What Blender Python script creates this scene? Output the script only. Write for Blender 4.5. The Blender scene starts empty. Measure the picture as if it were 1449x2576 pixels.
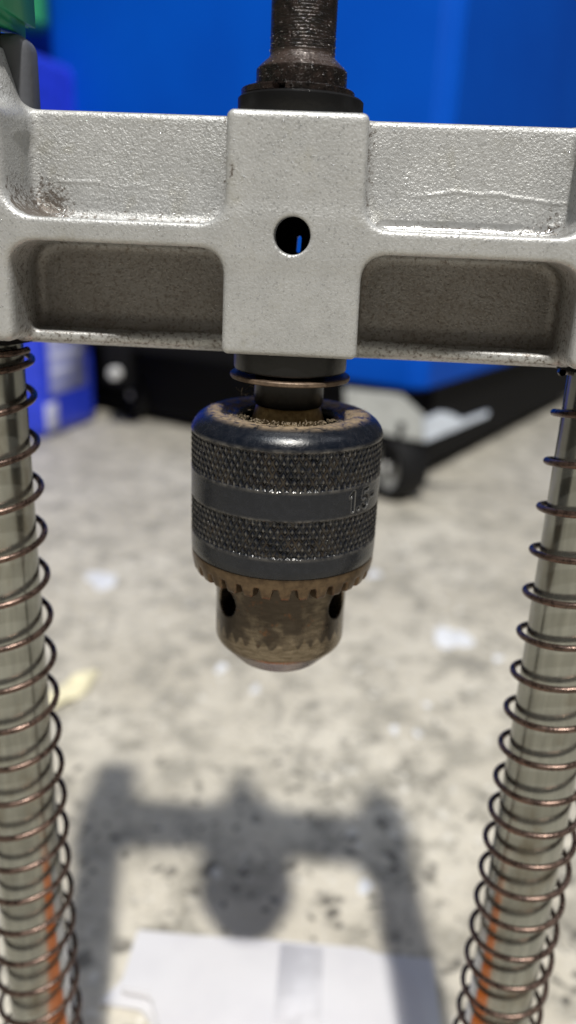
import bpy, bmesh, math, random
import numpy as np
from mathutils import Vector, Matrix
random.seed(7); rng = np.random.default_rng(7)
S = bpy.context.scene
MM = 0.001

# ------------------------------------------------------------------ camera
def cam_axes(p, r, yw):
    cy, sy, cp, sp = math.cos(yw), math.sin(yw), math.cos(p), math.sin(p)
    F = Vector((sy*cp, cy*cp, -sp)); R0 = Vector((cy, -sy, 0)); U0 = R0.cross(F)
    return R0*math.cos(r)+U0*math.sin(r), -R0*math.sin(r)+U0*math.cos(r), F
R_, U_, F_ = cam_axes(0.33785, 0.04231, -0.04971)
CAM = Vector((9.208, -167.067, 0))*MM
cd = bpy.data.cameras.new('camera'); cam = bpy.data.objects.new('camera', cd)
S.collection.objects.link(cam); S.camera = cam
M = Matrix((R_, U_, -F_)).transposed().to_4x4(); M.translation = CAM
cam.matrix_world = M
cd.sensor_fit = 'VERTICAL'; cd.sensor_height = 36; cd.lens = 1949.2/2576*36
cd.clip_start = 0.01; cd.clip_end = 60
cd.dof.use_dof = True
cd.dof.focus_distance = (Vector((0, -.018, -.03))-CAM).dot(F_)
cd.dof.aperture_fstop = cd.lens/3.3

# ------------------------------------------------------------------ light
w = bpy.data.worlds.new('World'); S.world = w; w.use_nodes = True
w.node_tree.nodes['Background'].inputs[0].default_value = (1.0, 0.97, 0.95, 1)
w.node_tree.nodes['Background'].inputs[1].default_value = 0.052
def lamp(name, loc, size, power, col, aim=(0, 0, -.2), shape='DISK', sy=None):
    l = bpy.data.lights.new(name, 'AREA'); l.shape = shape; l.size = size
    if sy: l.size_y = sy
    l.energy = power; l.color = col
    o = bpy.data.objects.new(name, l); S.collection.objects.link(o)
    o.location = loc
    o.rotation_euler = (Vector(aim)-Vector(loc)).to_track_quat('-Z', 'Y').to_euler()
    return o
lamp('ceiling_spotlight', (.18, -1.27, 2.294), .11, 100, (1.0, .96, .885))
lamp('overhead_fill', (-.1, -1.0, 2.6), 1.4, 20, (.82, .91, 1.0), shape='RECTANGLE', sy=.55)  # unseen broad area light added for the wide highlight on the chuck rim
lamp('overhead_fill', (1.9, .4, 2.6), 1.2, 13, (.90, .93, 1.0), shape='RECTANGLE', sy=.12)  # unseen area light added as fill for the far floor
S.view_settings.view_transform = 'Standard'; S.view_settings.look = 'None'
S.view_settings.exposure = 0; S.view_settings.gamma = 1

# ------------------------------------------------------------------ node helpers
class NT:
    def __init__(s, name):
        s.m = bpy.data.materials.new(name); s.m.use_nodes = True
        s.t = s.m.node_tree; s.b = s.t.nodes['Principled BSDF']; s.out = s.t.nodes['Material Output']
        tc = s.t.nodes.new('ShaderNodeTexCoord'); s.co = tc.outputs['Object']
    def n(s, typ, **kw):
        x = s.t.nodes.new(typ)
        for k, v in kw.items():
            if k.startswith('i_'):
                key = k[2:]; key = int(key) if key.isdigit() else key
                s.set(x.inputs[key], v)
            else: setattr(x, k, v)
        return x
    def set(s, sock, v):
        if isinstance(v, bpy.types.NodeSocket): s.t.links.new(v, sock)
        else: sock.default_value = v
    def noise(s, scale, detail=4, rough=.55, vec=None, dist=0):
        return s.n('ShaderNodeTexNoise', i_Vector=vec or s.co, i_Scale=scale, i_Detail=detail, i_Roughness=rough, i_Distortion=dist).outputs[0]
    def voro(s, scale, vec=None, out='Distance', **kw):
        return s.n('ShaderNodeTexVoronoi', i_Vector=vec or s.co, i_Scale=scale, **kw).outputs[out]
    def ramp(s, f, a, b, c0=0., c1=1.):
        return s.n('ShaderNodeMapRange', i_0=f, i_1=a, i_2=b, i_3=c0, i_4=c1, interpolation_type='SMOOTHSTEP').outputs[0]
    def math(s, op, a, b=0.):
        return s.n('ShaderNodeMath', operation=op, i_0=a, i_1=b).outputs[0]
    def mix(s, f, a, b):
        x = s.t.nodes.new('ShaderNodeMix'); x.data_type = 'RGBA'
        s.set(x.inputs[0], f)
        for i, v in ((6, a), (7, b)):
            if isinstance(v, tuple) and len(v) == 3: v = (*v, 1)
            s.set(x.inputs[i], v)
        return x.outputs[2]
    def bump(s, h, strength, dist, normal=None):
        x = s.n('ShaderNodeBump', i_Height=h, i_Strength=strength, i_Distance=dist)
        if normal: s.set(x.inputs['Normal'], normal)
        return x.outputs[0]
    def scale(s, x, y, z):
        return s.n('ShaderNodeVectorMath', operation='MULTIPLY', i_0=s.co, i_1=(x, y, z)).outputs[0]
    def xyz(s, v=None):
        return s.n('ShaderNodeSeparateXYZ', i_0=v or s.co).outputs
    def P(s, **kw):
        for k, v in kw.items():
            k = k.replace('_', ' ')
            if isinstance(v, tuple) and len(v) == 3 and k != 'Normal': v = (*v, 1)
            s.set(s.b.inputs[k], v)
        return s.m

def flat(name, col, rough=.5, metal=0., bscale=None, bdist=.0001, vary=.12, spec=.5):
    t = NT(name)
    f = t.noise(60, 3)
    c = t.mix(t.ramp(f, .3, .7), tuple(x*(1-vary) for x in col), tuple(min(1, x*(1+vary)) for x in col))
    t.P(Base_Color=c, Roughness=rough, Metallic=metal, Specular_IOR_Level=spec)
    if bscale: t.P(Normal=t.bump(t.noise(bscale, 4), 1, bdist))
    return t.m

def mat_cast():
    t = NT('cast_aluminium')
    blotch = t.noise(130, 4, .6)
    fine = t.noise(1500, 3, .65)
    c = t.mix(t.ramp(blotch, .3, .7), (.425, .43, .43), (.475, .48, .48))
    c = t.mix(t.ramp(fine, .42, .72, 0, .28), c, (.24, .235, .225))
    # yellowish oil film in broad soft patches
    c = t.mix(t.ramp(t.noise(110, 4, .7), .54, .74, 0, .28), c, (.31, .29, .21))
    # small dark pits and specks
    pit = t.ramp(t.voro(330), .02, .055, 1, 0)
    pit = t.math('MULTIPLY', pit, t.ramp(t.noise(90, 2), .62, .68))
    c = t.mix(t.math('MULTIPLY', pit, .7), c, (.05, .045, .04))
    # grime in the corners, plus lower pockets browned to deepen their shade (painted as a mesh attribute by the builder)
    g = t.n('ShaderNodeAttribute', attribute_name='grime_shade').outputs['Fac']
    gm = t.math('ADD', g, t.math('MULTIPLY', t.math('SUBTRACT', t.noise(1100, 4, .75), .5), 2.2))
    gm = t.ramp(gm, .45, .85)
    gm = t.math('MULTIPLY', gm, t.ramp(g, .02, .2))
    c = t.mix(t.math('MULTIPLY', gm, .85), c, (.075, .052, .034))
    shade_film = t.n('ShaderNodeAttribute', attribute_name='shade_film').outputs['Fac']
    c = t.mix(t.math('MULTIPLY', shade_film, t.ramp(blotch, .3, .7, .6, .78)), c, (.125, .105, .088))  # brown oily tint that also paints in the shade of the lower pockets
    flake = t.voro(3000, out='Color')
    sparkle = t.ramp(t.xyz(flake)[0], .94, .97)
    t.P(Base_Color=c, Metallic=.42,
        Roughness=t.ramp(sparkle, 0, 1, .45, .10), Specular_IOR_Level=.5)
    rough = t.math('MULTIPLY', t.n('ShaderNodeAttribute', attribute_name='coarse').outputs['Fac'], t.ramp(t.noise(75, 3), .3, .68, .45, 1.15))
    h = t.math('ADD', t.math('MULTIPLY', t.noise(2100, 2, .6), .8), t.math('MULTIPLY', t.noise(1250, 3, .75), t.math('ADD', t.math('MULTIPLY', rough, 1.75), .35)))
    h = t.math('ADD', h, t.math('MULTIPLY', t.math('MULTIPLY', t.xyz(flake)[1], t.ramp(sparkle, 0, 1, .12, 1.)), .5))
    x, y, z = t.xyz()                      # faint raised flow line across the upper pockets
    zl = t.math('ADD', .0094, t.math('MULTIPLY', t.math('SUBTRACT', t.noise(45, 2, vec=t.scale(1, 0, 0)), .5), .006))
    dz = t.math('ABSOLUTE', t.math('SUBTRACT', z, zl))
    line = t.math('MULTIPLY', t.ramp(dz, .0007, 0.), t.math('MULTIPLY', t.math('MULTIPLY', rough, t.ramp(z, .003, .004)), t.ramp(t.noise(30, 2), .4, .55)))
    h = t.math('ADD', h, t.math('MULTIPLY', line, 1.1))
    wet = t.n('ShaderNodeAttribute', attribute_name='wet').outputs['Fac']
    wet = t.math('MULTIPLY', t.ramp(wet, .05, .4), t.ramp(t.noise(160, 3), .32, .48, .4, 1))
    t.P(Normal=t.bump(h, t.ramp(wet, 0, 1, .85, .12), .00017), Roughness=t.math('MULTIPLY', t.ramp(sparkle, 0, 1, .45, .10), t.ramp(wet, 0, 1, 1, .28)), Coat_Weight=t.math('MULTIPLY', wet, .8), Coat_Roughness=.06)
    return t.m

def mat_concrete():
    t = NT('concrete')
    big = t.noise(7, 5, .6); mid = t.noise(38, 5, .65); fine = t.noise(220, 3, .6)
    c = t.mix(t.ramp(big, .35, .65), (.54, .50, .415), (.67, .63, .54))
    c = t.mix(t.ramp(mid, .36, .58, .9, 0), c, (.34, .32, .27))
    c = t.mix(t.ramp(fine, .5, .75, 0, .5), c, (.66, .64, .58))
    wv = t.n('ShaderNodeVectorMath', operation='ADD', i_0=t.co, i_1=t.n('ShaderNodeVectorMath', operation='SCALE', i_0=t.n('ShaderNodeTexNoise', i_Vector=t.co, i_Scale=70.).outputs[1], i_Scale=.018).outputs[0]).outputs[0]
    y = t.xyz()[1]
    near = t.ramp(y, .36, .12)
    for sc, lo, hi, nz, dk in ((60, .12, .32, 14, .8), (95, .13, .30, 22, .85), (150, .10, .26, 30, .7)):
        sp = t.ramp(t.voro(sc, wv), lo, hi, 1, 0)
        sp = t.math('MULTIPLY', sp, t.ramp(t.noise(nz, 2), .42, .54))
        sp = t.math('MULTIPLY', sp, t.math('ADD', t.math('MULTIPLY', near, .5), .5))
        c = t.mix(t.math('MULTIPLY', sp, dk), c, (.085, .080, .070))
    scuff = t.noise(18, 5, .7, t.scale(1, .5, 1), 1.5)
    c = t.mix(t.ramp(scuff, .56, .70, 0, .6), c, (.20, .19, .165))
    chip = t.ramp(t.voro(75, wv), .08, .26, 1, 0)
    chip = t.math('MULTIPLY', chip, t.ramp(t.noise(12, 2, vec=t.scale(1, 1, 3)), .44, .54))
    c = t.mix(t.math('MULTIPLY', chip, .8), c, (.80, .78, .72))
    t.P(Base_Color=c, Roughness=.62, Specular_IOR_Level=.35, Normal=t.bump(t.math('ADD', fine, mid), .5, .002))
    return t.m

def mat_steel(name, base=(.31, .315, .285)):
    t = NT(name)
    st = t.noise(500, 4, .7, t.scale(1, 1, .10))
    bl = t.noise(90, 4, .65, t.scale(1, 1, .5))
    c = t.mix(t.ramp(st, .35, .7), tuple(x*.85 for x in base), tuple(x*1.08 for x in base))
    c = t.mix(t.ramp(bl, .50, .70, 0, .6), c, (.19, .16, .11))
    scr = t.ramp(t.noise(420, 4, .75, t.scale(1, 1, .12), 1.0), .70, .74)
    scr = t.math('MULTIPLY', scr, t.ramp(t.noise(60, 3), .58, .64))
    c = t.mix(scr, c, (.03, .03, .03))
    t.P(Base_Color=c, Metallic=.78, Roughness=t.ramp(bl, .3, .7, .12, .26), Normal=t.bump(st, .2, .00002))
    return t.m

def mat_spring():
    t = NT('spring_wire')
    f = t.noise(500, 4, .7)
    c = t.mix(t.ramp(f, .3, .7), (.060, .040, .033), (.17, .115, .092))
    t.P(Base_Color=c, Metallic=.8, Roughness=t.ramp(f, .3, .7, .20, .40), Normal=t.bump(t.noise(1800, 2), .7, .00008))
    return t.m

def mat_chuck():
    t = NT('blackened_steel')
    f = t.noise(700, 4, .7); x, y, z = t.xyz()
    c = t.mix(t.ramp(f, .35, .7), (.004, .006, .011), (.010, .012, .018))
    # knurled bands: caught rust and dirt, plus ridge glints and groove shade in colour
    kn = t.math('MAXIMUM', t.math('MULTIPLY', t.ramp(z, -.0384, -.0396), t.ramp(z, -.0482, -.0470)),
                t.math('MULTIPLY', t.ramp(z, -.0530, -.0540), t.ramp(z, -.0627, -.0615)))
    hk = t.n('ShaderNodeAttribute', attribute_name='height').outputs['Fac']
    worn = t.math('MULTIPLY', kn, t.ramp(hk, .45, .95))  # ridge tops lightened as wear and for the highlights they catch
    c = t.mix(t.math('MULTIPLY', worn, t.ramp(t.noise(420, 3, .7), .35, .65, .25, .95)), c, (.17, .16, .145))
    mk = t.n('ShaderNodeAttribute', attribute_name='mark').outputs['Fac']
    c = t.mix(mk, c, (.20, .195, .18))
    c = t.mix(t.math('MULTIPLY', kn, t.ramp(hk, .45, .1, 0, .8)), c, (.003, .003, .003))  # grooves coloured darker to deepen their shade
    dirt = t.math('MULTIPLY', t.math('MULTIPLY', kn, t.ramp(hk, .55, .15)), t.ramp(t.noise(300, 3, .7), .46, .66, 0, .5))
    c = t.mix(dirt, c, (.055, .040, .024))
    # beige dust lying on the top face
    r = t.math('SQRT', t.math('ADD', t.math('MULTIPLY', x, x), t.math('MULTIPLY', y, y)))
    nz = t.xyz(t.n('ShaderNodeNewGeometry').outputs['Normal'])[2]
    d = t.math('MULTIPLY', t.ramp(nz, .80, .97), t.ramp(r, .0188, .0162))
    d = t.math('MULTIPLY', d, t.ramp(t.noise(480, 4, .8), .36, .56))
    c = t.mix(d, c, (.27, .205, .135))
    ro = t.ramp(f, .3, .7, .20, .30)
    ro = t.math('ADD', t.math('SUBTRACT', ro, t.math('MULTIPLY', worn, .10)), t.math('MULTIPLY', d, .5))
    t.P(Base_Color=c, Metallic=t.math('MULTIPLY', worn, .6), Roughness=ro, Specular_IOR_Level=t.ramp(d, 0, 1, .42, .2),
        Normal=t.bump(t.math('ADD', t.noise(2600, 3, .7), t.math('MULTIPLY', d, 2.)), .45, .0001))
    return t.m

def mat_nose():
    t = NT('worn_bronze_steel')
    x, y, z = t.xyz()
    f = t.noise(700, 4, .7, t.scale(.5, .5, 2.6)); b = t.noise(120, 4, .6)
    c = t.mix(t.ramp(f, .3, .7), (.105, .082, .055), (.25, .205, .148))
    # upper zone darkened as the toothed shadow of the gear ring, with a ragged edge
    ang = t.math('ARCTAN2', x, y)
    tooth = t.math('MULTIPLY', t.math('SINE', t.math('MULTIPLY', ang, 32.)), .0011)
    edge = t.math('ADD', t.math('ADD', z, .0850), t.math('ADD', tooth, t.math('MULTIPLY', t.math('SUBTRACT', b, .5), .010)))
    dk = t.math('MULTIPLY', t.ramp(edge, -.0004, .0004), t.ramp(t.noise(150, 3, .6), .34, .54, .35, 1))
    c = t.mix(t.math('MULTIPLY', dk, .85), c, (.038, .030, .024))
    c = t.mix(t.ramp(t.noise(420, 4, .7), .60, .72, 0, .6), c, (.16, .07, .03))
    c = t.mix(t.ramp(z, -.0895, -.0915, 0, .6), c, (.13, .075, .055))
    t.P(Base_Color=c, Metallic=.85, Roughness=t.ramp(b, .3, .7, .20, .38), Normal=t.bump(f, .4, .00008))
    return t.m

def mat_rust(name, a, b, metal=.45, rough=.55, sc=700, bd=.0001):
    t = NT(name)
    f = t.noise(sc, 4, .7)
    t.P(Base_Color=t.mix(t.ramp(f, .3, .7), a, b), Metallic=metal, Roughness=rough, Normal=t.bump(f, .6, bd))
    return t.m

def mat_grease():
    t = NT('greasy_thread_steel')
    z = t.xyz()[2]
    f = t.noise(500, 4, .7)
    c = t.mix(t.ramp(f, .35, .7), (.007, .0055, .005), (.028, .018, .015))
    dust = t.math('MULTIPLY', t.ramp(z, .0336, .0328), t.ramp(z, .0298, .0306))
    c = t.mix(t.math('MULTIPLY', dust, .5), c, (.09, .065, .055))
    drop = t.ramp(t.voro(900), .12, .3, 1, 0)
    t.P(Base_Color=c, Metallic=.2, Roughness=t.ramp(f, .3, .8, .08, .34),
        Normal=t.bump(t.math('ADD', t.noise(1100, 4, .7), drop), .8, .0003))
    return t.m

def mat_white():
    t = NT('white_painted_base')
    x, y, z = t.xyz(); f = t.noise(40, 3)
    c = t.mix(t.ramp(f, .3, .7), (.67, .67, .705), (.72, .72, .75))
    t.P(Base_Color=c, Roughness=.45, Normal=t.bump(t.noise(300, 3), .3, .0002))
    return t.m

def mat_blue():
    t = NT('blue_plastic')
    f = t.noise(5, 3)
    c = t.mix(t.ramp(f, .3, .7), (.000, .070, .49), (.000, .084, .55))
    t.P(Base_Color=c, Roughness=.5, Specular_IOR_Level=.12, Normal=t.bump(t.noise(90, 3), .2, .001))
    return t.m

CAST, CONC, STEEL, SPRING, CHUCK, NOSE, GREASE, WHITE, BLUE = mat_cast(), mat_concrete(), mat_steel('polished_post_steel'), mat_spring(), mat_chuck(), mat_nose(), mat_grease(), mat_white(), mat_blue()
BRONZE = mat_rust('bronze_gear', (.075, .050, .030), (.145, .10, .058), .7, .34)
RUSTY = mat_rust('rusty_ring_steel', (.10, .07, .05), (.21, .15, .105), .5, .45)
CONE = mat_rust('rusty_cone', (.24, .15, .05), (.50, .36, .16), .5, .38, 900)
BLACK = flat('black_oxide', (.006, .006, .0065), .34, .0, 900, .00006, spec=.3)
JET = flat('black_plastic', (.003, .003, .004), .7, 0, 200, spec=.2)
DGREY = flat('dark_grey', (.10, .105, .12), .5, 0, 900, .00008)
GREEN = flat('green_rubber', (.012, .20, .10), .5, 0, 700, .00008)
ORANGE = flat('orange_paint', (.85, .20, .02), .4)
JUGBLUE = flat('violet_blue_plastic', (.030, .065, .74), .38, 0, 60, .0005)
LABEL = flat('pale_label_print', (.42, .46, .86), .45)
LABELW = flat('white_label_print', (.72, .74, .92), .45)
GBOT = flat('green_bottle_plastic', (.035, .30, .115), .4)
BEIGE = flat('beige_label', (.33, .31, .24), .5)
GALV = flat('galvanised_bracket', (.50, .52, .52), .42, .35, 300)
GALV_LIT = flat('bracket_highlight', (.62, .68, .78), .35, .2, 300)  # bracket metal coloured brighter and bluer for its highlight
RUBBER = flat('black_tyre_rubber', (.007, .007, .008), .65, spec=.25)
HUB = flat('grey_plastic_hub', (.52, .53, .52), .45)
BOLT = flat('bright_bolt', (.93, .94, .93), .3, .0)
CREAM = flat('cream_shaving', (.86, .80, .56), .6, 0, 300, .0004)
PAINT = flat('dried_white_paint', (.78, .80, .84), .5)
LINT = flat('tan_lint', (.36, .29, .20), .9)
CHIPM = flat('bright_metal_chip', (.85, .82, .80), .15, .9)

# ------------------------------------------------------------------ mesh helpers
def link(name, me, m=None, parent=None, smooth=True):
    o = bpy.data.objects.new(name, me); S.collection.objects.link(o)
    if m: me.materials.append(m)
    if parent: o.parent = parent
    if smooth and len(me.polygons): me.polygons.foreach_set('use_smooth', [True]*len(me.polygons))
    return o
def thing(name, label, cat, loc=(0, 0, 0), rz=0, group=None):
    o = bpy.data.objects.new(name, None); S.collection.objects.link(o)
    o.empty_display_size = .01; o.location = loc; o.rotation_euler = (0, 0, rz)
    o['label'] = label; o['category'] = cat
    if group: o['group'] = group
    return o
def from_np(name, V, Q, m, parent=None, smooth=True, unit=MM):
    me = bpy.data.meshes.new(name)
    V = np.asarray(V, float)*unit; Q = np.asarray(Q, int)
    me.vertices.add(len(V)); me.vertices.foreach_set('co', V.ravel())
    k = Q.shape[1]
    me.loops.add(Q.size); me.loops.foreach_set('vertex_index', Q.ravel())
    me.polygons.add(len(Q)); me.polygons.foreach_set('loop_start', np.arange(len(Q))*k)
    me.update(calc_edges=True); me.validate()
    return link(name, me, m, parent, smooth)
def sharpen(o, deg=35):
    me = o.data; bm = bmesh.new(); bm.from_mesh(me)
    for e in bm.edges:
        e.smooth = not (len(e.link_faces) == 2 and e.calc_face_angle(0) > math.radians(deg))
    bm.to_mesh(me); bm.free(); return o
def lathe(name, prof, m, parent=None, seg=128, axis=(0, 0), close=False, deg=35):
    prof = np.array(prof, float); n = len(prof)
    th = np.linspace(0, 2*np.pi, seg, endpoint=False)
    V = np.stack([np.outer(prof[:, 0], np.cos(th))+axis[0], np.outer(prof[:, 0], np.sin(th))+axis[1], np.repeat(prof[:, 1:2], seg, 1)], -1).reshape(-1, 3)
    i, j = np.meshgrid(np.arange(n-1 if not close else n), np.arange(seg), indexing='ij')
    i2 = (i+1) % n; j2 = (j+1) % seg
    Q = np.stack([i*seg+j, i*seg+j2, i2*seg+j2, i2*seg+j], -1).reshape(-1, 4)
    o = from_np(name, V, Q[:, ::-1], m, parent)
    return sharpen(o, deg)
def bevel_box(name, x, y, z, m, parent=None, r=1., seg=3, loc=None, rz=0):
    bm = bmesh.new(); bmesh.ops.create_cube(bm, size=1)
    for v in bm.verts:
        v.co = Vector(((x[0]+x[1])/2+v.co.x*(x[1]-x[0]), (y[0]+y[1])/2+v.co.y*(y[1]-y[0]), (z[0]+z[1])/2+v.co.z*(z[1]-z[0])))
    if r: bmesh.ops.bevel(bm, geom=bm.edges[:], offset=r, segments=seg, affect='EDGES', profile=.5)
    bmesh.ops.scale(bm, vec=(MM, MM, MM), verts=bm.verts)
    me = bpy.data.meshes.new(name); bm.to_mesh(me); bm.free()
    return link(name, me, m, parent)
def prism(name, pts, z0, z1, m, parent=None, r=0., seg=2, smooth=True):
    bm = bmesh.new(); vs = [bm.verts.new((x, y, z0)) for x, y in pts]
    f = bm.faces.new(vs); ret = bmesh.ops.extrude_face_region(bm, geom=[f])
    for v in ret['geom']:
        if isinstance(v, bmesh.types.BMVert): v.co.z = z1
    bmesh.ops.recalc_face_normals(bm, faces=bm.faces)
    if r: bmesh.ops.bevel(bm, geom=bm.edges[:], offset=r, segments=seg, affect='EDGES')
    bmesh.ops.scale(bm, vec=(MM, MM, MM), verts=bm.verts)
    me = bpy.data.meshes.new(name); bm.to_mesh(me); bm.free()
    return sharpen(link(name, me, m, parent, smooth), 40)
def tube(name, P, rad, m, parent=None, seg=12):
    """swept wire along points P (mm); caps closed"""
    P = np.asarray(P, float); n = len(P); T = np.gradient(P, axis=0); T /= np.linalg.norm(T, axis=1)[:, None]
    up = np.tile([0, 0, 1.], (n, 1)); A = np.cross(T, up)
    bad = np.linalg.norm(A, axis=1) < 1e-3; A[bad] = np.cross(T[bad], [1, 0, 0]); A /= np.linalg.norm(A, axis=1)[:, None]
    B = np.cross(T, A); th = np.linspace(0, 2*np.pi, seg, endpoint=False)
    rad = np.broadcast_to(rad, (n,))
    V = P[:, None]+rad[:, None, None]*(np.cos(th)[None, :, None]*A[:, None]+np.sin(th)[None, :, None]*B[:, None])
    V = V.reshape(-1, 3)
    i, j = np.meshgrid(np.arange(n-1), np.arange(seg), indexing='ij'); j2 = (j+1) % seg
    Q = np.stack([i*seg+j, i*seg+j2, (i+1)*seg+j2, (i+1)*seg+j], -1).reshape(-1, 4)
    return V, Q

# ---- signed-distance modelling (numpy surface nets), all in mm
def vlen(*a): return np.sqrt(sum(x*x for x in a))
def rbox(p, c, h, r):
    q = [np.abs(p[i]-c[i])-h[i]+r for i in range(3)]
    return vlen(*[np.maximum(x, 0) for x in q])+np.minimum(np.maximum(q[0], np.maximum(q[1], q[2])), 0)-r
def smin(a, b, k):
    h = np.clip(.5+.5*(b-a)/k, 0, 1); return b*(1-h)+a*h-k*h*(1-h)
def smax(a, b, k): return -smin(-a, -b, k)
def surface_nets(f, lo, hi, d):
    ax = [np.arange(lo[i], hi[i]+d, d) for i in range(3)]
    G = np.meshgrid(*ax, indexing='ij'); v = f(G).astype(np.float32); s = v < 0
    nx, ny, nz = [n-1 for n in v.shape]
    cnt = np.zeros((nx, ny, nz), np.int8)
    for a in (0, 1):
        for b in (0, 1):
            for c in (0, 1): cnt += s[a:a+nx, b:b+ny, c:c+nz]
    I = np.argwhere((cnt > 0) & (cnt < 8))
    idx = -np.ones((nx, ny, nz), np.int64); idx[tuple(I.T)] = np.arange(len(I))
    acc = np.zeros((len(I), 3)); num = np.zeros(len(I))
    cor = [(a, b, c) for a in (0, 1) for b in (0, 1) for c in (0, 1)]
    for p in cor:
        for k in range(3):
            if p[k]: continue
            q = list(p); q[k] = 1
            A = v[tuple((I+p).T)]; B = v[tuple((I+q).T)]; mk = (A < 0) != (B < 0)
            t = np.where(mk, A/np.where(mk, A-B, 1), 0)
            pt = np.repeat(np.array(p, float)[None], len(I), 0); pt[:, k] += t
            acc += pt*mk[:, None]; num += mk
    V = (I+acc/num[:, None])*d+np.array(lo)
    Q = []
    for k in range(3):
        a, b = [(1, 2), (2, 0), (0, 1)][k]
        sl0 = [slice(None)]*3; sl1 = [slice(None)]*3; sl0[k] = slice(0, -1); sl1[k] = slice(1, None)
        E = np.argwhere(s[tuple(sl0)] != s[tuple(sl1)])
        E = E[(E[:, a] > 0) & (E[:, b] > 0) & (E[:, a] < v.shape[a]-1) & (E[:, b] < v.shape[b]-1)]
        inside = s[tuple(E.T)]
        ea = np.zeros(3, int); ea[a] = 1; eb = np.zeros(3, int); eb[b] = 1
        q = np.stack([idx[tuple((E-ea-eb).T)], idx[tuple((E-eb).T)], idx[tuple(E.T)], idx[tuple((E-ea).T)]], -1)
        q[~inside] = q[~inside][:, ::-1]; Q.append(q)
    Q = np.concatenate(Q)
    for _ in range(2):                       # pull the vertices onto the true surface
        e = .02; P = [V[:, 0], V[:, 1], V[:, 2]]; f0 = f(P); g = []
        for k in range(3):
            P2 = list(P); P2[k] = P[k]+e; g.append((f(P2)-f0)/e)
        g = np.stack(g, -1); g /= np.maximum(np.linalg.norm(g, axis=1), .3)[:, None]
        V = V-np.clip(f0, -d*.5, d*.5)[:, None]*g
    return V, Q
def attr(o, name, vals):
    a = o.data.attributes.new(name, 'FLOAT', 'POINT'); a.data.foreach_set('value', np.asarray(vals, np.float32))

# ------------------------------------------------------------------ the floor
FZ = -300.
def grid_plane(name, x0, x1, y0, y1, z, m):
    o = from_np(name, [(x0, y0, z), (x1, y0, z), (x1, y1, z), (x0, y1, z)], [(0, 1, 2, 3)], m)
    o['kind'] = 'structure'; return o
floor = grid_plane('concrete_floor', -6000, 6000, -6000, 6000, FZ, CONC)

# ------------------------------------------------------------------ drill stand
stand = thing('drill_press_stand', 'silver cast drill stand with a black keyed chuck between two sprung steel posts', 'drill stand', (0, 0, FZ*MM))
def part(o, label=None):
    """parts are modelled in world millimetres, then parented to the stand"""
    o.parent = stand; o.location = (0, 0, -FZ*MM)
    if label: o['label'] = label
    return o

def sd_cast(p):
    x, y, z = p
    ax = np.abs(x)
    block = rbox(p, (.35, 0, 0), (13.05-.012*z, 14, 21.75), 1.3)
    rib = rbox(p, (0, -4, .1), (62, 10, 2.15), 1.0)
    web = rbox(p, (0, 3.5, 0), (62, 2.6, 22.5), 1.1)
    q = [ax, y, z]
    boss = rbox(q, (66.8, 0, 0), (12.4, 14, 21.6), 2.2)
    cone = np.maximum(vlen(ax-67.5, y)-(12.7-.30*np.maximum(z-21, 0)), np.maximum(z-33, 19-z))*.85
    boss = smin(boss, cone, 3.)
    d = smin(block, rib, 5.5); d = smin(d, boss, 6.5)
    lip = rbox(p, (0, 3.6-3.6*np.clip((ax-15)/34, 0, 1), -21.1), (58, 4.5, 1.15), .9)
    w2 = smin(web, lip, 4.)
    d = smin(d, w2, 2.2)
    d = smax(d, np.abs(y)-14, .8)
    d = np.maximum(d, -(rbox(p, (.3, 0, 0), (9.3, 9.3, 40), 9.)))                # spindle bore
    d = smax(d, -(vlen(ax-67.5, y)-8.75), .5)                                    # post bores
    d = np.where((y < 0), smax(d, -(vlen(x-.15, z-.7)-3.42), .35), d)            # lock-screw hole in front
    ww = z+.9; slot = vlen(x-(.32+.05*ww), np.maximum(np.abs(ww)-1.25, 0))-.52
    d = np.where(y > 0, np.maximum(d, -slot), d)
    return d
V, Q = surface_nets(sd_cast, (-84.6, -15.1, -23.3), (84.6, 15.1, 34.1), .42)
cast = part(from_np('crosshead', V, Q, CAST), 'silver cast aluminium crosshead with cross-shaped ribs, four pockets and a round hole')
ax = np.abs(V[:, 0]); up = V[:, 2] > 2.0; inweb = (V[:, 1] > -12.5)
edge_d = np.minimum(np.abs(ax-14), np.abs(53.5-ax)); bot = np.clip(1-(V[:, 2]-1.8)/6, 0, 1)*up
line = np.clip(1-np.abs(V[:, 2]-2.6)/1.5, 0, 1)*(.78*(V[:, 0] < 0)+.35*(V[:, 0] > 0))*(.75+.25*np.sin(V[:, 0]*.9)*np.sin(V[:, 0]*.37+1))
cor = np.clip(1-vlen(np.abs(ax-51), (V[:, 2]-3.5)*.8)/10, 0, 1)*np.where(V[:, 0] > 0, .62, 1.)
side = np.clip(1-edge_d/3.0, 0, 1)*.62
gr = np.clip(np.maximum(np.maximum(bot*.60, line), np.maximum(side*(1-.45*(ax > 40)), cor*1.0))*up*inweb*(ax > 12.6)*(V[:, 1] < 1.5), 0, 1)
lowp = ((V[:, 2] < -2.2) & (V[:, 1] > -11) & (ax > 12.8)).astype(float)*.50  # whole lower pockets tinted, dirt and shade together
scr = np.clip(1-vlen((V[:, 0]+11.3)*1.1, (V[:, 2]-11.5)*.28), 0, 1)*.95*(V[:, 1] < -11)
attr(cast, 'grime_shade', np.maximum(np.maximum(gr, lowp), scr))
attr(cast, 'wet', np.clip(1-np.abs(V[:, 2]-3.2)/1.8, 0, 1)*np.clip((V[:, 0]-15)/3, 0, 1)*(V[:, 1] > -13.2))
attr(cast, 'shade_film', np.clip((-1.5-V[:, 2])/2, 0, 1)*np.clip((V[:, 1]+6)/5, 0, 1)*(ax > 13.4)*(V[:, 2] > -19.5))
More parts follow.
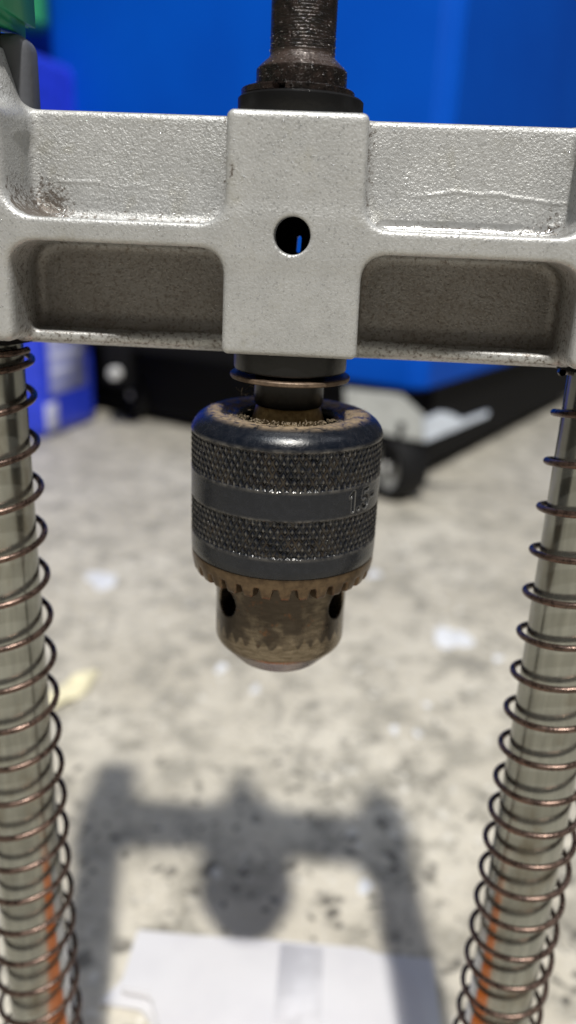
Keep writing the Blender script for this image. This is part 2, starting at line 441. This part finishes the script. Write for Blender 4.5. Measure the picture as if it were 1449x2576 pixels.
attr(cast, 'coarse', ((V[:, 1] > -11) & (ax > 13.4) & (V[:, 2] > 2.5)).astype(float)*.9+.15*((V[:, 1] > -11) & (V[:, 2] < -3) & (V[:, 2] > -18)))

# black liner added to keep the bore dark inside, pierced where the crosshead is pierced
def sd_sleeve(p):
    x, y, z = p
    d = np.maximum(np.abs(vlen(x-.3, y)-8.6)-.5, np.abs(z)-19.5)
    d = np.where(y < 0, np.maximum(d, -(vlen(x-.15, z-.7)-3.9)), d)
    ww = z+.9; slot = vlen(x-(.32+.05*ww), np.maximum(np.abs(ww)-1.25, 0))-.52
    return np.where(y > 0, np.maximum(d, -slot), d)
V, Q = surface_nets(sd_sleeve, (-9.8, -9.8, -20.2), (10.4, 9.8, 20.2), .3)
part(from_np('bore_shade_liner', V, Q, JET))

# spindle with its fine greasy thread, shoulder and collars
zz = np.arange(32.6, 62, .09); rr = 6.16+.036*np.sin(zz*2*np.pi/.56)
prof = [(0, 62.3), (5.6, 62.2)]+[(r, z) for r, z in zip(rr[::-1], zz[::-1])]+[(6.3, 32.3), (8.2, 30.7), (8.65, 30.2), (8.68, 29.8), (8.68, 26.9), (8.4, 26.6), (6, 26.5)]
sp = part(lathe('spindle', prof, GREASE, seg=160), 'dark greasy threaded spindle')
def cring(name, r0, r1, z0, z1, gap0, gap1, m, cx=0., cy=0.):
    th = np.linspace(gap1, gap0+2*np.pi, 120); b = .18
    pr = [(r0, z0), (r1-b, z0), (r1, z0+b), (r1, z1-b), (r1-b, z1), (r0, z1)]
    V = [(r*math.cos(t)+cx, r*math.sin(t)+cy, z) for t in th for r, z in pr]; n = 6
    Q = [(i*n+j, i*n+(j+1) % n, (i+1)*n+(j+1) % n, (i+1)*n+j) for i in range(len(th)-1) for j in range(n)]
    o = from_np(name, V, Q, m)
    bm = bmesh.new(); bm.from_mesh(o.data); bmesh.ops.holes_fill(bm, edges=bm.edges[:], sides=8)
    bmesh.ops.recalc_face_normals(bm, faces=bm.faces); bm.to_mesh(o.data); bm.free()
    return sharpen(o)
A = math.radians
o = cring('retaining_clip', 7.5, 10.9, 25.55, 26.85, A(-112), A(-99), GREASE, -.6); o.parent = sp
o = lathe('collar', [(6, 25.5), (11.7, 25.5), (12.12, 25.1), (12.12, 21.9), (11.9, 21.5), (6, 21.4)], BLACK, seg=128); o.parent = sp
o = lathe('collar', [(9.0, -21.0), (12.0, -21.1), (12.02, -25.7), (11.7, -26.2), (7, -26.2)], BLACK, seg=128); o.parent = sp
o = cring('retaining_clip', 7.4, 12.85, -28.0, -27.05, A(100), A(118), RUSTY, .1); o.parent = sp
o['label'] = 'rusty brown snap ring under the crosshead'
o = lathe('neck', [(7.5, -26.0), (7.5, -33.2), (7.1, -33.8), (6.5, -34)], BLACK, seg=96); o.parent = sp

# chuck: sleeve with two knurled bands and stamped size, toothed ring, nose, cone
chuck_z = [(-42.5, 10.6), (-37.2, 10.9), (-36.3, 11.4), (-35.9, 12.5), (-35.5, 14), (-35.3, 15.5), (-35.25, 16.5), (-35.45, 17.6), (-35.95, 18.7), (-36.7, 19.7), (-37.7, 20.5), (-38.5, 20.88), (-39.1, 21.07)]
rows = list(chuck_z)
def knurl(u0, u1, n): return [(z, 21.1) for z in np.linspace(u0, u1, n)]
rows += knurl(-39.2, -47.6, 52)+[(z, 21.05) for z in np.linspace(-47.8, -53.4, 50)]+knurl(-53.55, -62.1, 52)
rows += [(-62.4, 21.08), (-64.5, 21.05), (-66.2, 21.0), (-66.5, 20.8), (-66.55, 20.0), (-66.55, 15.5)]
rows = np.array(rows)
NK = 88
th = np.unique(np.concatenate([np.arange(NK*10)*2*np.pi/(NK*10), np.linspace(A(-90+38), A(-90+80), 330)]))
keep = [0]
for i in range(1, len(th)):
    if th[i]-th[keep[-1]] > 1e-4: keep.append(i)
th = np.mod(th[keep], 2*np.pi); th = np.unique(np.round(th, 6)); seg = len(th)
Z = np.repeat(rows[:, :1], seg, 1); Rr = np.repeat(rows[:, 1:2], seg, 1); TH = np.repeat(th[None], len(rows), 0)
def tri(x): x = np.mod(x, 1); return 1-np.abs(2*x-1)
KH = np.ones(Z.shape)
for za, zb in ((-39.2, -47.6), (-53.55, -62.1)):
    mk = (Z <= za) & (Z >= zb)
    u = TH*NK/(2*np.pi); v = Z/2.6
    h = np.minimum(tri(u+v), tri(u-v)); h = np.clip(h*1.06, 0, 1)
    h = 1-(1-h)*np.clip(np.minimum(za-Z, Z-zb)/.6, 0, 1)
    wear = .8+.2*np.sin(TH*9+Z)*np.sin(Z*2.1+TH*23)
    Rr = np.where(mk, 21.09-.68*(1-h)*wear, Rr); KH = np.where(mk, h, KH)
# stamped characters  1 . 5 -   as engraved strokes (arc length, height) in mm
def segd(px, py, a, b):
    ax_, ay = a; bx, by = b; dx, dy = bx-ax_, by-ay; t = np.clip(((px-ax_)*dx+(py-ay)*dy)/(dx*dx+dy*dy+1e-9), 0, 1)
    return vlen(px-ax_-t*dx, py-ay-t*dy)
px = (np.mod(TH+np.pi/2+np.pi, 2*np.pi)-np.pi-A(45.5))*21.05; py = Z+50.6
st = [((-.75, 1.35), (0, 2.05)), ((0, 2.05), (0, -1.9)), ((1.75, -1.75), (1.8, -1.8))]
five = [(5.0, 2.0), (3.35, 2.0), (3.2, .35)]+[(4.1+1.15*math.cos(a), -.65+1.2*math.sin(a)) for a in np.linspace(A(125), A(-150), 12)]
st += list(zip(five[:-1], five[1:])); st += [((6.5, .1), (7.9, .1))]
D = np.full(Z.shape, 9.)
for a, b in st: D = np.minimum(D, segd(px, py, a, b))
mk = (Z < -47.7) & (Z > -53.5)
Rr = np.where(mk, Rr-.32*np.clip((.40-D)/.14, 0, 1)+.12*np.exp(-((D-.55)/.13)**2), Rr)
X = Rr*np.cos(TH); Y = Rr*np.sin(TH)
V = np.stack([X, Y, Z], -1).reshape(-1, 3)
i, j = np.meshgrid(np.arange(len(rows)-1), np.arange(seg), indexing='ij'); j2 = (j+1) % seg
Q = np.stack([i*seg+j, (i+1)*seg+j, (i+1)*seg+j2, i*seg+j2], -1).reshape(-1, 4)
sleeve = from_np('chuck_sleeve', V, Q, CHUCK); attr(sleeve, 'height', KH.ravel()); attr(sleeve, 'mark', (np.exp(-((D-.50)/.13)**2)*mk*.45).ravel()); sharpen(sleeve, 50); part(sleeve, 'black chuck sleeve with two knurled bands and stamped 1.5- size mark')

# bevel gear ring with 36 rounded teeth
NT_ = 32; seg = NT_*20; th = np.arange(seg)*2*np.pi/seg
tt = np.mod(th*NT_/(2*np.pi), 1); c = np.cos(2*np.pi*(tt-.5))
s = np.clip((c+.78)/.95, 0, 1); s = s*s*(3-2*s)
lv = []
def ringrow(r, z): lv.append((np.broadcast_to(r, (seg,)).astype(float), np.broadcast_to(z, (seg,)).astype(float)))
ringrow(19.5, -66.6); ringrow(20.85, -66.6); ringrow(20.95, -66.85); ringrow(20.9, -68.4)
ringrow(20.85-.1*s, -68.75-.6*s); ringrow(20.6-.2*s, -68.9-2.0*s); ringrow(20.3-.2*s, -68.95-2.45*s); ringrow(19.7, -69.0-2.65*s)
ringrow(17.2, -69.3-2.9*s); ringrow(16.4, -69.4-2.7*s); ringrow(16.0, -69.0); ringrow(16.0, -66.6)
V = np.concatenate([np.stack([r*np.cos(th), r*np.sin(th), z], -1) for r, z in lv]); n = len(lv)
i, j = np.meshgrid(np.arange(n-1), np.arange(seg), indexing='ij'); j2 = (j+1) % seg
Q = np.stack([i*seg+j, (i+1)*seg+j, (i+1)*seg+j2, i*seg+j2], -1).reshape(-1, 4)
gear = sharpen(from_np('gear_ring', V, Q, BRONZE), 55); part(gear, 'brown bronze toothed key ring')

def sd_nose(p):
    x, y, z = p; r = vlen(x, y)
    d = smax(r-15.25, np.maximum(z+64, -(z+95.0)), .6)
    cone = (r-15.0+(-89.6-z)*.95)*.725
    d = smax(d, cone, .8)
    d = np.maximum(d, -(r-5.5+np.maximum(0, z+92)*.8)*.8)
    for a in (-140.5, -28.5, 95):
        ca, sa = math.cos(A(a)), math.sin(A(a))
        t = -x*sa+y*ca; u = x*ca+y*sa
        d = np.where(u > 6, smax(d, -(vlen(t, z+77.7)-3.3), .35), d)
    return d
V, Q = surface_nets(sd_nose, (-16, -16, -96), (16, 16, -63), .3)
part(from_np('chuck_nose', V, Q, NOSE), 'worn brown steel chuck nose with key holes')
for k in range(3):                      # the three jaws, drawn up inside the nose
    a = A(35+120*k); c_, s_ = math.cos(a), math.sin(a)
    o = bevel_box('jaw', (1.0, 4.8), (-1.9, 1.9), (-94, -76), BLACK, None, .4); o.rotation_euler = (0, 0, a); o.parent = stand; o.location = (0, 0, -FZ*MM)
part(lathe('arbor_cone', [(6.4, -33.6), (6.9, -34.0), (7.3, -35.0), (8.2, -38), (9.0, -40), (9.4, -43), (12, -43.5)], CONE, seg=96), 'rusty ochre cone inside the top of the chuck')

# posts, springs and their bushings
for sx in (-1, 1):
    part(lathe('post', [(0, 52), (7.9, 52), (8.62, 51.3), (8.62, -294)], STEEL, seg=96, axis=(67.5*sx, 0)), 'polished round steel guide post')
    part(lathe('bushing', [(8.7, -21), (11.4, -21), (11.5, -23.0), (8.7, -23.6)], JET, seg=64, axis=(67.5*sx, 0)))
LZ = [-24.6, -26.9, -35.7, -46.9, -57.6, -68.8, -80.2, -91.2, -102.4, -113.8, -124.9, -135.4, -145.9, -156.4, -167.2, -177.9, -188.9, -200, -211.3, -223.3, -235, -247, -259, -271, -283, -293]
RZ = [-22.8, -32.5, -43.5, -54.2, -64.6, -75.0, -85.6, -96.2, -106.8, -117.0, -127.5, -136.9, -146.5, -156.6, -166.9, -177.0, -187.1, -197.3, -207.5, -218, -228.5, -239, -250, -261, -272, -283, -292]
def spring(cx, zs, th0, dx, dy):
    n = len(zs); t = np.linspace(0, n-1, (n-1)*56+1)
    z = np.interp(t, np.arange(n), zs)
    k = np.ones(57)/57; z = np.convolve(np.pad(z, 28, mode='edge'), k, 'valid')
    a = th0-2*np.pi*t
    R = np.interp(z, [-200, -120, -25], [11.15, 10.75, 10.15])+.08*np.sin(t*1.7)
    P = np.stack([cx+dx+R*np.cos(a), dy+R*np.sin(a), z], -1)
    V, Q = tube('', P, .76, None, seg=14)
    return part(from_np('spring', V, Q, SPRING), 'brown coil spring wound round the post')
spring(-67.5, LZ, 0., .05, -.25)
spring(67.5, RZ, np.pi, .05, -.4)

# block, darker grey than the casting, and green grip at the top of the left post
part(bevel_box('grey_block', (-78, -54.0), (1, 10), (19.5, 36), DGREY, None, 3.0, 5), 'dark grey block on the left boss')
bm = bmesh.new(); bmesh.ops.create_cube(bm, size=1)
for v in bm.verts:
    v.co = Vector((-65+v.co.x*21, 1+v.co.y*20, 47+v.co.z*26))
    if v.co.z < 40: v.co.z = 35.8 if v.co.x > -60 else 40
bmesh.ops.bevel(bm, geom=bm.edges[:], offset=2.2, segments=4, affect='EDGES')
bmesh.ops.scale(bm, vec=(MM,)*3, verts=bm.verts)
me = bpy.data.meshes.new('grip'); bm.to_mesh(me); bm.free()
part(link('grip', me, GREEN), 'green rubber grip above the left boss')

# white base with a round raised deck, and the orange crossbar between the post feet
base_pts = [(-64, 97.5), (68.5, 95.5), (68.5, 45), (84, 22), (84, -30), (-84, -30), (-84, 22), (-47, 28), (-46.5, 48), (-48.5, 55), (-53.5, 60), (-71.5, 61), (-64.5, 72)]
base = part(prism('base_plate', base_pts[::-1], -299.9, -297, WHITE, r=.8), 'white base plate of the stand')
arc = [(87*math.cos(a), 16+87*math.sin(a)) for a in np.linspace(A(45), A(136), 60)]
P = [(x, y, -296.9) for x, y in arc if -61 < x < 66 and y < 94.5]
# raised round deck clipped to the plate outline
deck = [(x, y) for x, y in arc if -62.5 < x < 67 and y < 95]
seg1 = [(x, y) for x, y in arc if x > 0 and y < 94.2 and x < 66.5]; seg2 = [(x, y) for x, y in arc if x < 0 and y < 94.2 and x > -61.8]
poly = seg1+[(0, 94.3)]+seg2+[(-62.5, 68), (-62.5, 64), (-50, 62.5), (-44, 50), (-44, 26), (66.5, 24)]
part(prism('deck', poly, -297.0, -292.6, WHITE, r=.8), 'raised round white deck of the base')
part(bevel_box('strip', (1, 20), (27, 92), (-292.7, -292.3), flat('grey_white_strip', (.68, .68, .715), .45), None, .15, 1), 'slightly greyer strip down the middle of the deck')  # thin slab in a slightly greyer tone than the deck
part(bevel_box('crossbar', (-54, 54), (-34, 20), (-296.9, -265), ORANGE, None, 2.5, 3), 'orange crossbar between the feet of the posts')
for sx in (-1, 1):
    part(lathe('foot', [(8.7, -282), (14, -282), (15.5, -284), (15.8, -297)], CAST, seg=64, axis=(67.5*sx, 0)))

# dust, lint fibres and metal shavings caught on chuck and crosshead
def fibres(name, pts, m, n, rmin, rmax, lmin, lmax, label=None):
    VV, QQ, off = [], [], 0
    for _ in range(n):
        p = np.array(pts()); L = rng.uniform(lmin, lmax); d = rng.normal(size=3); d[2] = abs(d[2])*.6; d /= np.linalg.norm(d)
        c = rng.normal(size=3)*.6; t = np.linspace(0, 1, 7)[:, None]
        P = p+d*L*t+c*L*t*t*.7
        V, Q = tube('', P, rng.uniform(rmin, rmax), None, seg=4); VV.append(V); QQ.append(Q+off); off += len(V)
    o = from_np(name, np.concatenate(VV), np.concatenate(QQ), m); o['kind'] = 'stuff'; return part(o, label)
def on_top():
    a = rng.uniform(0, 2*np.pi); r = rng.uniform(10.6, 17.5)
    return (r*math.cos(a), r*math.sin(a), -35.45)
fibres('lint', on_top, LINT, 260, .02, .045, .2, .75, 'tan dust and lint on the chuck top')
def corner_l(): return (rng.normal(-46.2, 1.1), rng.uniform(-9, -3), 2.9)
def corner_r(): return (rng.normal(47.0, 1.6), rng.uniform(-10, -3), 3.0)
fibres('metal_shavings', corner_l, CHIPM, 26, .05, .12, .5, 2.4, 'bright shavings in the left rib corner')
fibres('metal_shavings', corner_r, CHIPM, 22, .06, .14, .3, 1.2, 'bright shavings in the right rib corner')
def neckp():
    a = rng.uniform(np.pi*.8, np.pi*1.3); return (9.5*math.cos(a), 9.5*math.sin(a), rng.uniform(-35, -29))
fibres('lint', neckp, LINT, 14, .02, .035, 1.5, 4)
def speck(name, n, fn, m, smin_, smax_, label):
    VV, QQ = [], []; T = np.array([(1, 1, 1), (1, -1, -1), (-1, 1, -1), (-1, -1, 1)], float)
    for k in range(n):
        VV.append(np.array(fn())+T*rng.uniform(smin_, smax_)*rng.uniform(.5, 1, (4, 3))); QQ += [(4*k, 4*k+1, 4*k+2), (4*k, 4*k+3, 4*k+1), (4*k, 4*k+2, 4*k+3), (4*k+1, 4*k+3, 4*k+2)]
    o = from_np(name, np.concatenate(VV), QQ, m, smooth=False); o['kind'] = 'stuff'; return part(o, label)
speck('dust', 1500, on_top, LINT, .05, .14, 'crumbs of tan dust on the chuck top')
def kn_pt():
    a = rng.uniform(A(-170), A(-10)); z = rng.choice([-43.5, -58])+rng.uniform(-4, 4); return (21.1*math.cos(a), 21.1*math.sin(a), z)
speck('metal_filings', 60, kn_pt, CHIPM, .05, .11, 'bright filings in the knurling')
def gr_pt():
    a = rng.uniform(A(-170), A(-10)); k = rng.integers(3); r, z = [(rng.uniform(6.4, 8.3), 0), (8.7, rng.uniform(26.9, 30)), (6.3, rng.uniform(33, 36))][k]
    if k == 0: z = 32.3-(r-6.3)*.85
    return (r*math.cos(a), r*math.sin(a), z)
speck('metal_filings', 220, gr_pt, CHIPM, .04, .10, 'bright filings in the grease on the spindle')

# ------------------------------------------------------------------ blue bin on its black dolly
BC = Vector((118, 774, 0)); dr = Vector((.5, .866, 0)); dl = Vector((-.866, .5, 0))
bin_ = thing('blue_storage_bin', 'big blue plastic bin on a black wheeled base, its chamfered corner facing the camera', 'bin', (BC.x*MM, BC.y*MM, FZ*MM))
def bp(a, b, z):  # a along the right face, b along the left face
    v = dr*a+dl*b; return (v.x, v.y, z-FZ)
def binbox(name, a0, a1, b0, b1, z0, z1, m, r, cham=0):
    pts = [bp(a0+cham, b0, 0), bp(a1, b0, 0), bp(a1, b1, 0), bp(a0, b1, 0)]
    if cham: pts.append(bp(a0, b0+cham, 0))
    o = prism(name, [(p[0], p[1]) for p in pts], z0-FZ, z1-FZ, m, bin_, r=r, seg=3); return o
binbox('bin_body', 0, 900, 0, 1300, -168, 620, BLUE, 4, 16)
binbox('base_skirt', 75, 840, 18, 1240, -285, -168.5, JET, 4)
binbox('lower_trim', -4, 30, 118, 1296, -169, -120, JET, 2)
binbox('rim', -14, 914, -14, 1314, 560, 600, BLUE, 6, 16)

def castor(loc, yaw, label, bracket=True):
    t = thing('castor', label, 'castor', (loc[0]*MM, loc[1]*MM, FZ*MM), yaw, 'castors under the blue bin')
    def spin(name, prof, m):       # lathe about the wheel axle (local Y)
        o = lathe(name, prof, m, None, 48); o.rotation_euler = (math.pi/2, 0, 0); o.location = (0, 0, 41*MM); o.parent = t; return o
    ty = spin('tyre', [(29, -15), (38, -15), (40.5, -11), (41, 0), (41, 20), (38, 27), (29, 27)], RUBBER)
    spin('hub', [(0, -11), (12, -11.5), (13, -16), (31, -15.6), (31.2, 13.6), (13, 14), (12, 11.5), (0, 11)], HUB)
    spin('axle', [(0, -21), (5.5, -21), (5.5, 21), (0, 21)], BOLT)
    return t
cyaw = math.radians(-52)
c1 = castor((98, 771), cyaw, 'front castor with a grey hub under the near corner of the blue bin')
def arm(name, pts, m, y):
    o = prism(name, [(x-98, z+300) for x, z in pts], -2, 2, m, None, r=.7); o.parent = c1
    o.rotation_euler = (A(90), 0, -cyaw); v = Matrix.Rotation(-cyaw, 3, 'Z') @ Vector((0, y*MM, 0)); o.location = v; return o
arm('bracket_arm', [(24, -163), (92, -167), (124, -193), (124, -222), (96, -219), (70, -214), (30, -208)], GALV, -22)
arm('bracket_arm', [(119, -194), (138, -184), (152, -186), (165, -192), (194, -180), (194, -186), (160, -204), (123, -222)], GALV_LIT, -27)
for sy in (-1, 1):
    f_ = prism('fork_leg', [(-9, 36), (9, 36), (24, 100), (-24, 100)], 17.5, 20.5, JET, None, r=.5)
    f_.parent = c1; f_.rotation_euler = (math.pi/2, 0, 0)
    if sy > 0: f_.location = (0, 38*MM, 0)
c2 = castor((-318, 1135), math.radians(-40), 'rear castor in the dark under the left side of the blue bin')
for sy in (-1, 1):
    f_ = prism('fork_leg', [(-9, 36), (9, 36), (24, 124), (-24, 124)], 17.5, 20.5, JET, None, r=.5)
    f_.parent = c2; f_.rotation_euler = (math.pi/2, 0, 0)
    if sy > 0: f_.location = (0, 38*MM, 0)

br2 = thing('bolt_lug', 'bright round bolt head on a dark lug under the blue bin, beside the blue jerrycan', 'bolt', (-326*MM, 1012*MM, (-205)*MM), A(-18))
o = bevel_box('lug', (-24, 24), (6, 26), (-20, 44), JET, br2, 3)
def yl(name, prof, m, par):
    o = lathe(name, prof, m, par, 40); o.rotation_euler = (math.pi/2, 0, 0); return o
yl('bolt_head', [(0, 6), (7, 6), (8.6, 4), (9, 0), (9, -8)], BOLT, br2)
yl('recess', [(0, 6.3), (5.0, 6.3), (5.2, 6.0)], GALV, br2)

# ------------------------------------------------------------------ jerrycan with labels, bottle on it
jd = Vector((.235, .972, 0)); jn = Vector((.972, -.235, 0)); jc = Vector((-398, 1016, 0))-jn*125
jug = thing('jerrycan', 'tall violet blue plastic jerrycan with pale labels standing on the floor at the left', 'jerrycan', (jc.x*MM, jc.y*MM, FZ*MM), math.atan2(jn.y, jn.x))
def sd_jug(p):
    d = rbox(p, (0, 0, 262), (125, 80, 262), 19)
    d = smin(d, rbox(p, (10, -20, 530), (34, 34, 14), 6), 10)
    return smax(d, -rbox(p, (-60, 0, 520), (30, 120, 34), 16), 8)
V, Q = surface_nets(sd_jug, (-130, -90, -4), (130, 90, 552), 5.)
from_np('can_body', V, Q, JUGBLUE, jug)
bevel_box('label', (125.4, 126.6), (-56, 46), (66, 250), LABEL, jug, .4, 1)
bevel_box('label', (125.4, 126.6), (-70, -40), (12, 54), LABELW, jug, .4, 1)
for k, (a, b, z0, z1) in enumerate([(-50, 30, 215, 226), (-50, 22, 190, 203), (-50, 36, 160, 168), (-50, 30, 140, 152), (-50, 34, 118, 127), (-50, 12, 96, 104)]):
    bevel_box('label_line', (126.6, 127.2), (a, b), (z0, z1), LABELW, jug, .2, 1)
lathe('cap', [(0, 560), (26, 560), (28, 556), (28, 534), (0, 534)], LABELW, jug, 40, axis=(10, -20))
bt = thing('green_bottle', 'green plastic bottle with a beige strip standing on top of the jerrycan', 'bottle', (-444*MM, 1040*MM, 262*MM))
lathe('bottle_body', [(0, 0), (30, 0), (33, 4), (33, 150), (28, 175), (12, 200), (12, 225), (0, 226)], GBOT, bt, 48)
V = [(33.4*math.cos(a), 33.4*math.sin(a), z) for a in np.linspace(A(-150), A(-95), 10) for z in (6, 140)]
from_np('label', V, [(2*i, 2*i+2, 2*i+3, 2*i+1) for i in range(9)], BEIGE, bt)

# ------------------------------------------------------------------ litter and paint on the floor
pts = [(-171, 276), (-166, 292), (-161, 303), (-155, 305), (-148.5, 318), (-146, 315), (-147, 303), (-146.5, 292), (-148, 283), (-155, 268), (-163, 262), (-170, 262)]
bm = bmesh.new(); cx, cy = -157, 288
vs = []
N = 5
ring = []
for k in range(N+1):
    f = 1-k/N*.98
    ring.append([bm.verts.new((cx+(x-cx)*f, cy+(y-cy)*f, FZ+1+4.5*(1-f)*f*4*.6+3*math.sin(x*.35)*f+1.5)) for x, y in pts])
for k in range(N):
    for i in range(len(pts)):
        j = (i+1) % len(pts); bm.faces.new((ring[k][i], ring[k][j], ring[k+1][j], ring[k+1][i]))
bm.faces.new(ring[N])
bmesh.ops.recalc_face_normals(bm, faces=bm.faces)
bmesh.ops.solidify(bm, geom=bm.faces[:], thickness=.8)
bmesh.ops.scale(bm, vec=(MM,)*3, verts=bm.verts)
me = bpy.data.meshes.new('paper_scrap'); bm.to_mesh(me); bm.free()
o = link('paper_scrap', me, CREAM); o['label'] = 'curled cream coloured scrap lying on the concrete beside the left post'; o['category'] = 'scrap'
def blot(x, y, rx, ry, seed):
    rg = np.random.default_rng(seed); n = 22
    a = np.linspace(0, 2*np.pi, n, endpoint=False); k = 1+.25*np.sin(2*a+rg.uniform(0, 6))+.18*np.sin(3*a+rg.uniform(0, 6))+.08*rg.normal(size=n)
    o = prism('paint_spot', [(x+rx*c*math.cos(t), y+ry*c*math.sin(t)) for t, c in zip(a, k)], FZ+.05, FZ+.6, PAINT); o.parent = floor
for q in [(-190, 468, 14, 17, 1), (118, 400, 13, 20, 2), (150, 372, 3.5, 5, 3), (-32, 305, 3, 5, 4), (63, 268, 2.8, 4, 5), (78, 266, 2.2, 3, 6), (88, 300, 2, 3, 8), (40, 135, 4, 4, 9), (-60, 330, 4, 6, 10), (60, 520, 6, 9, 11)]: blot(*q)
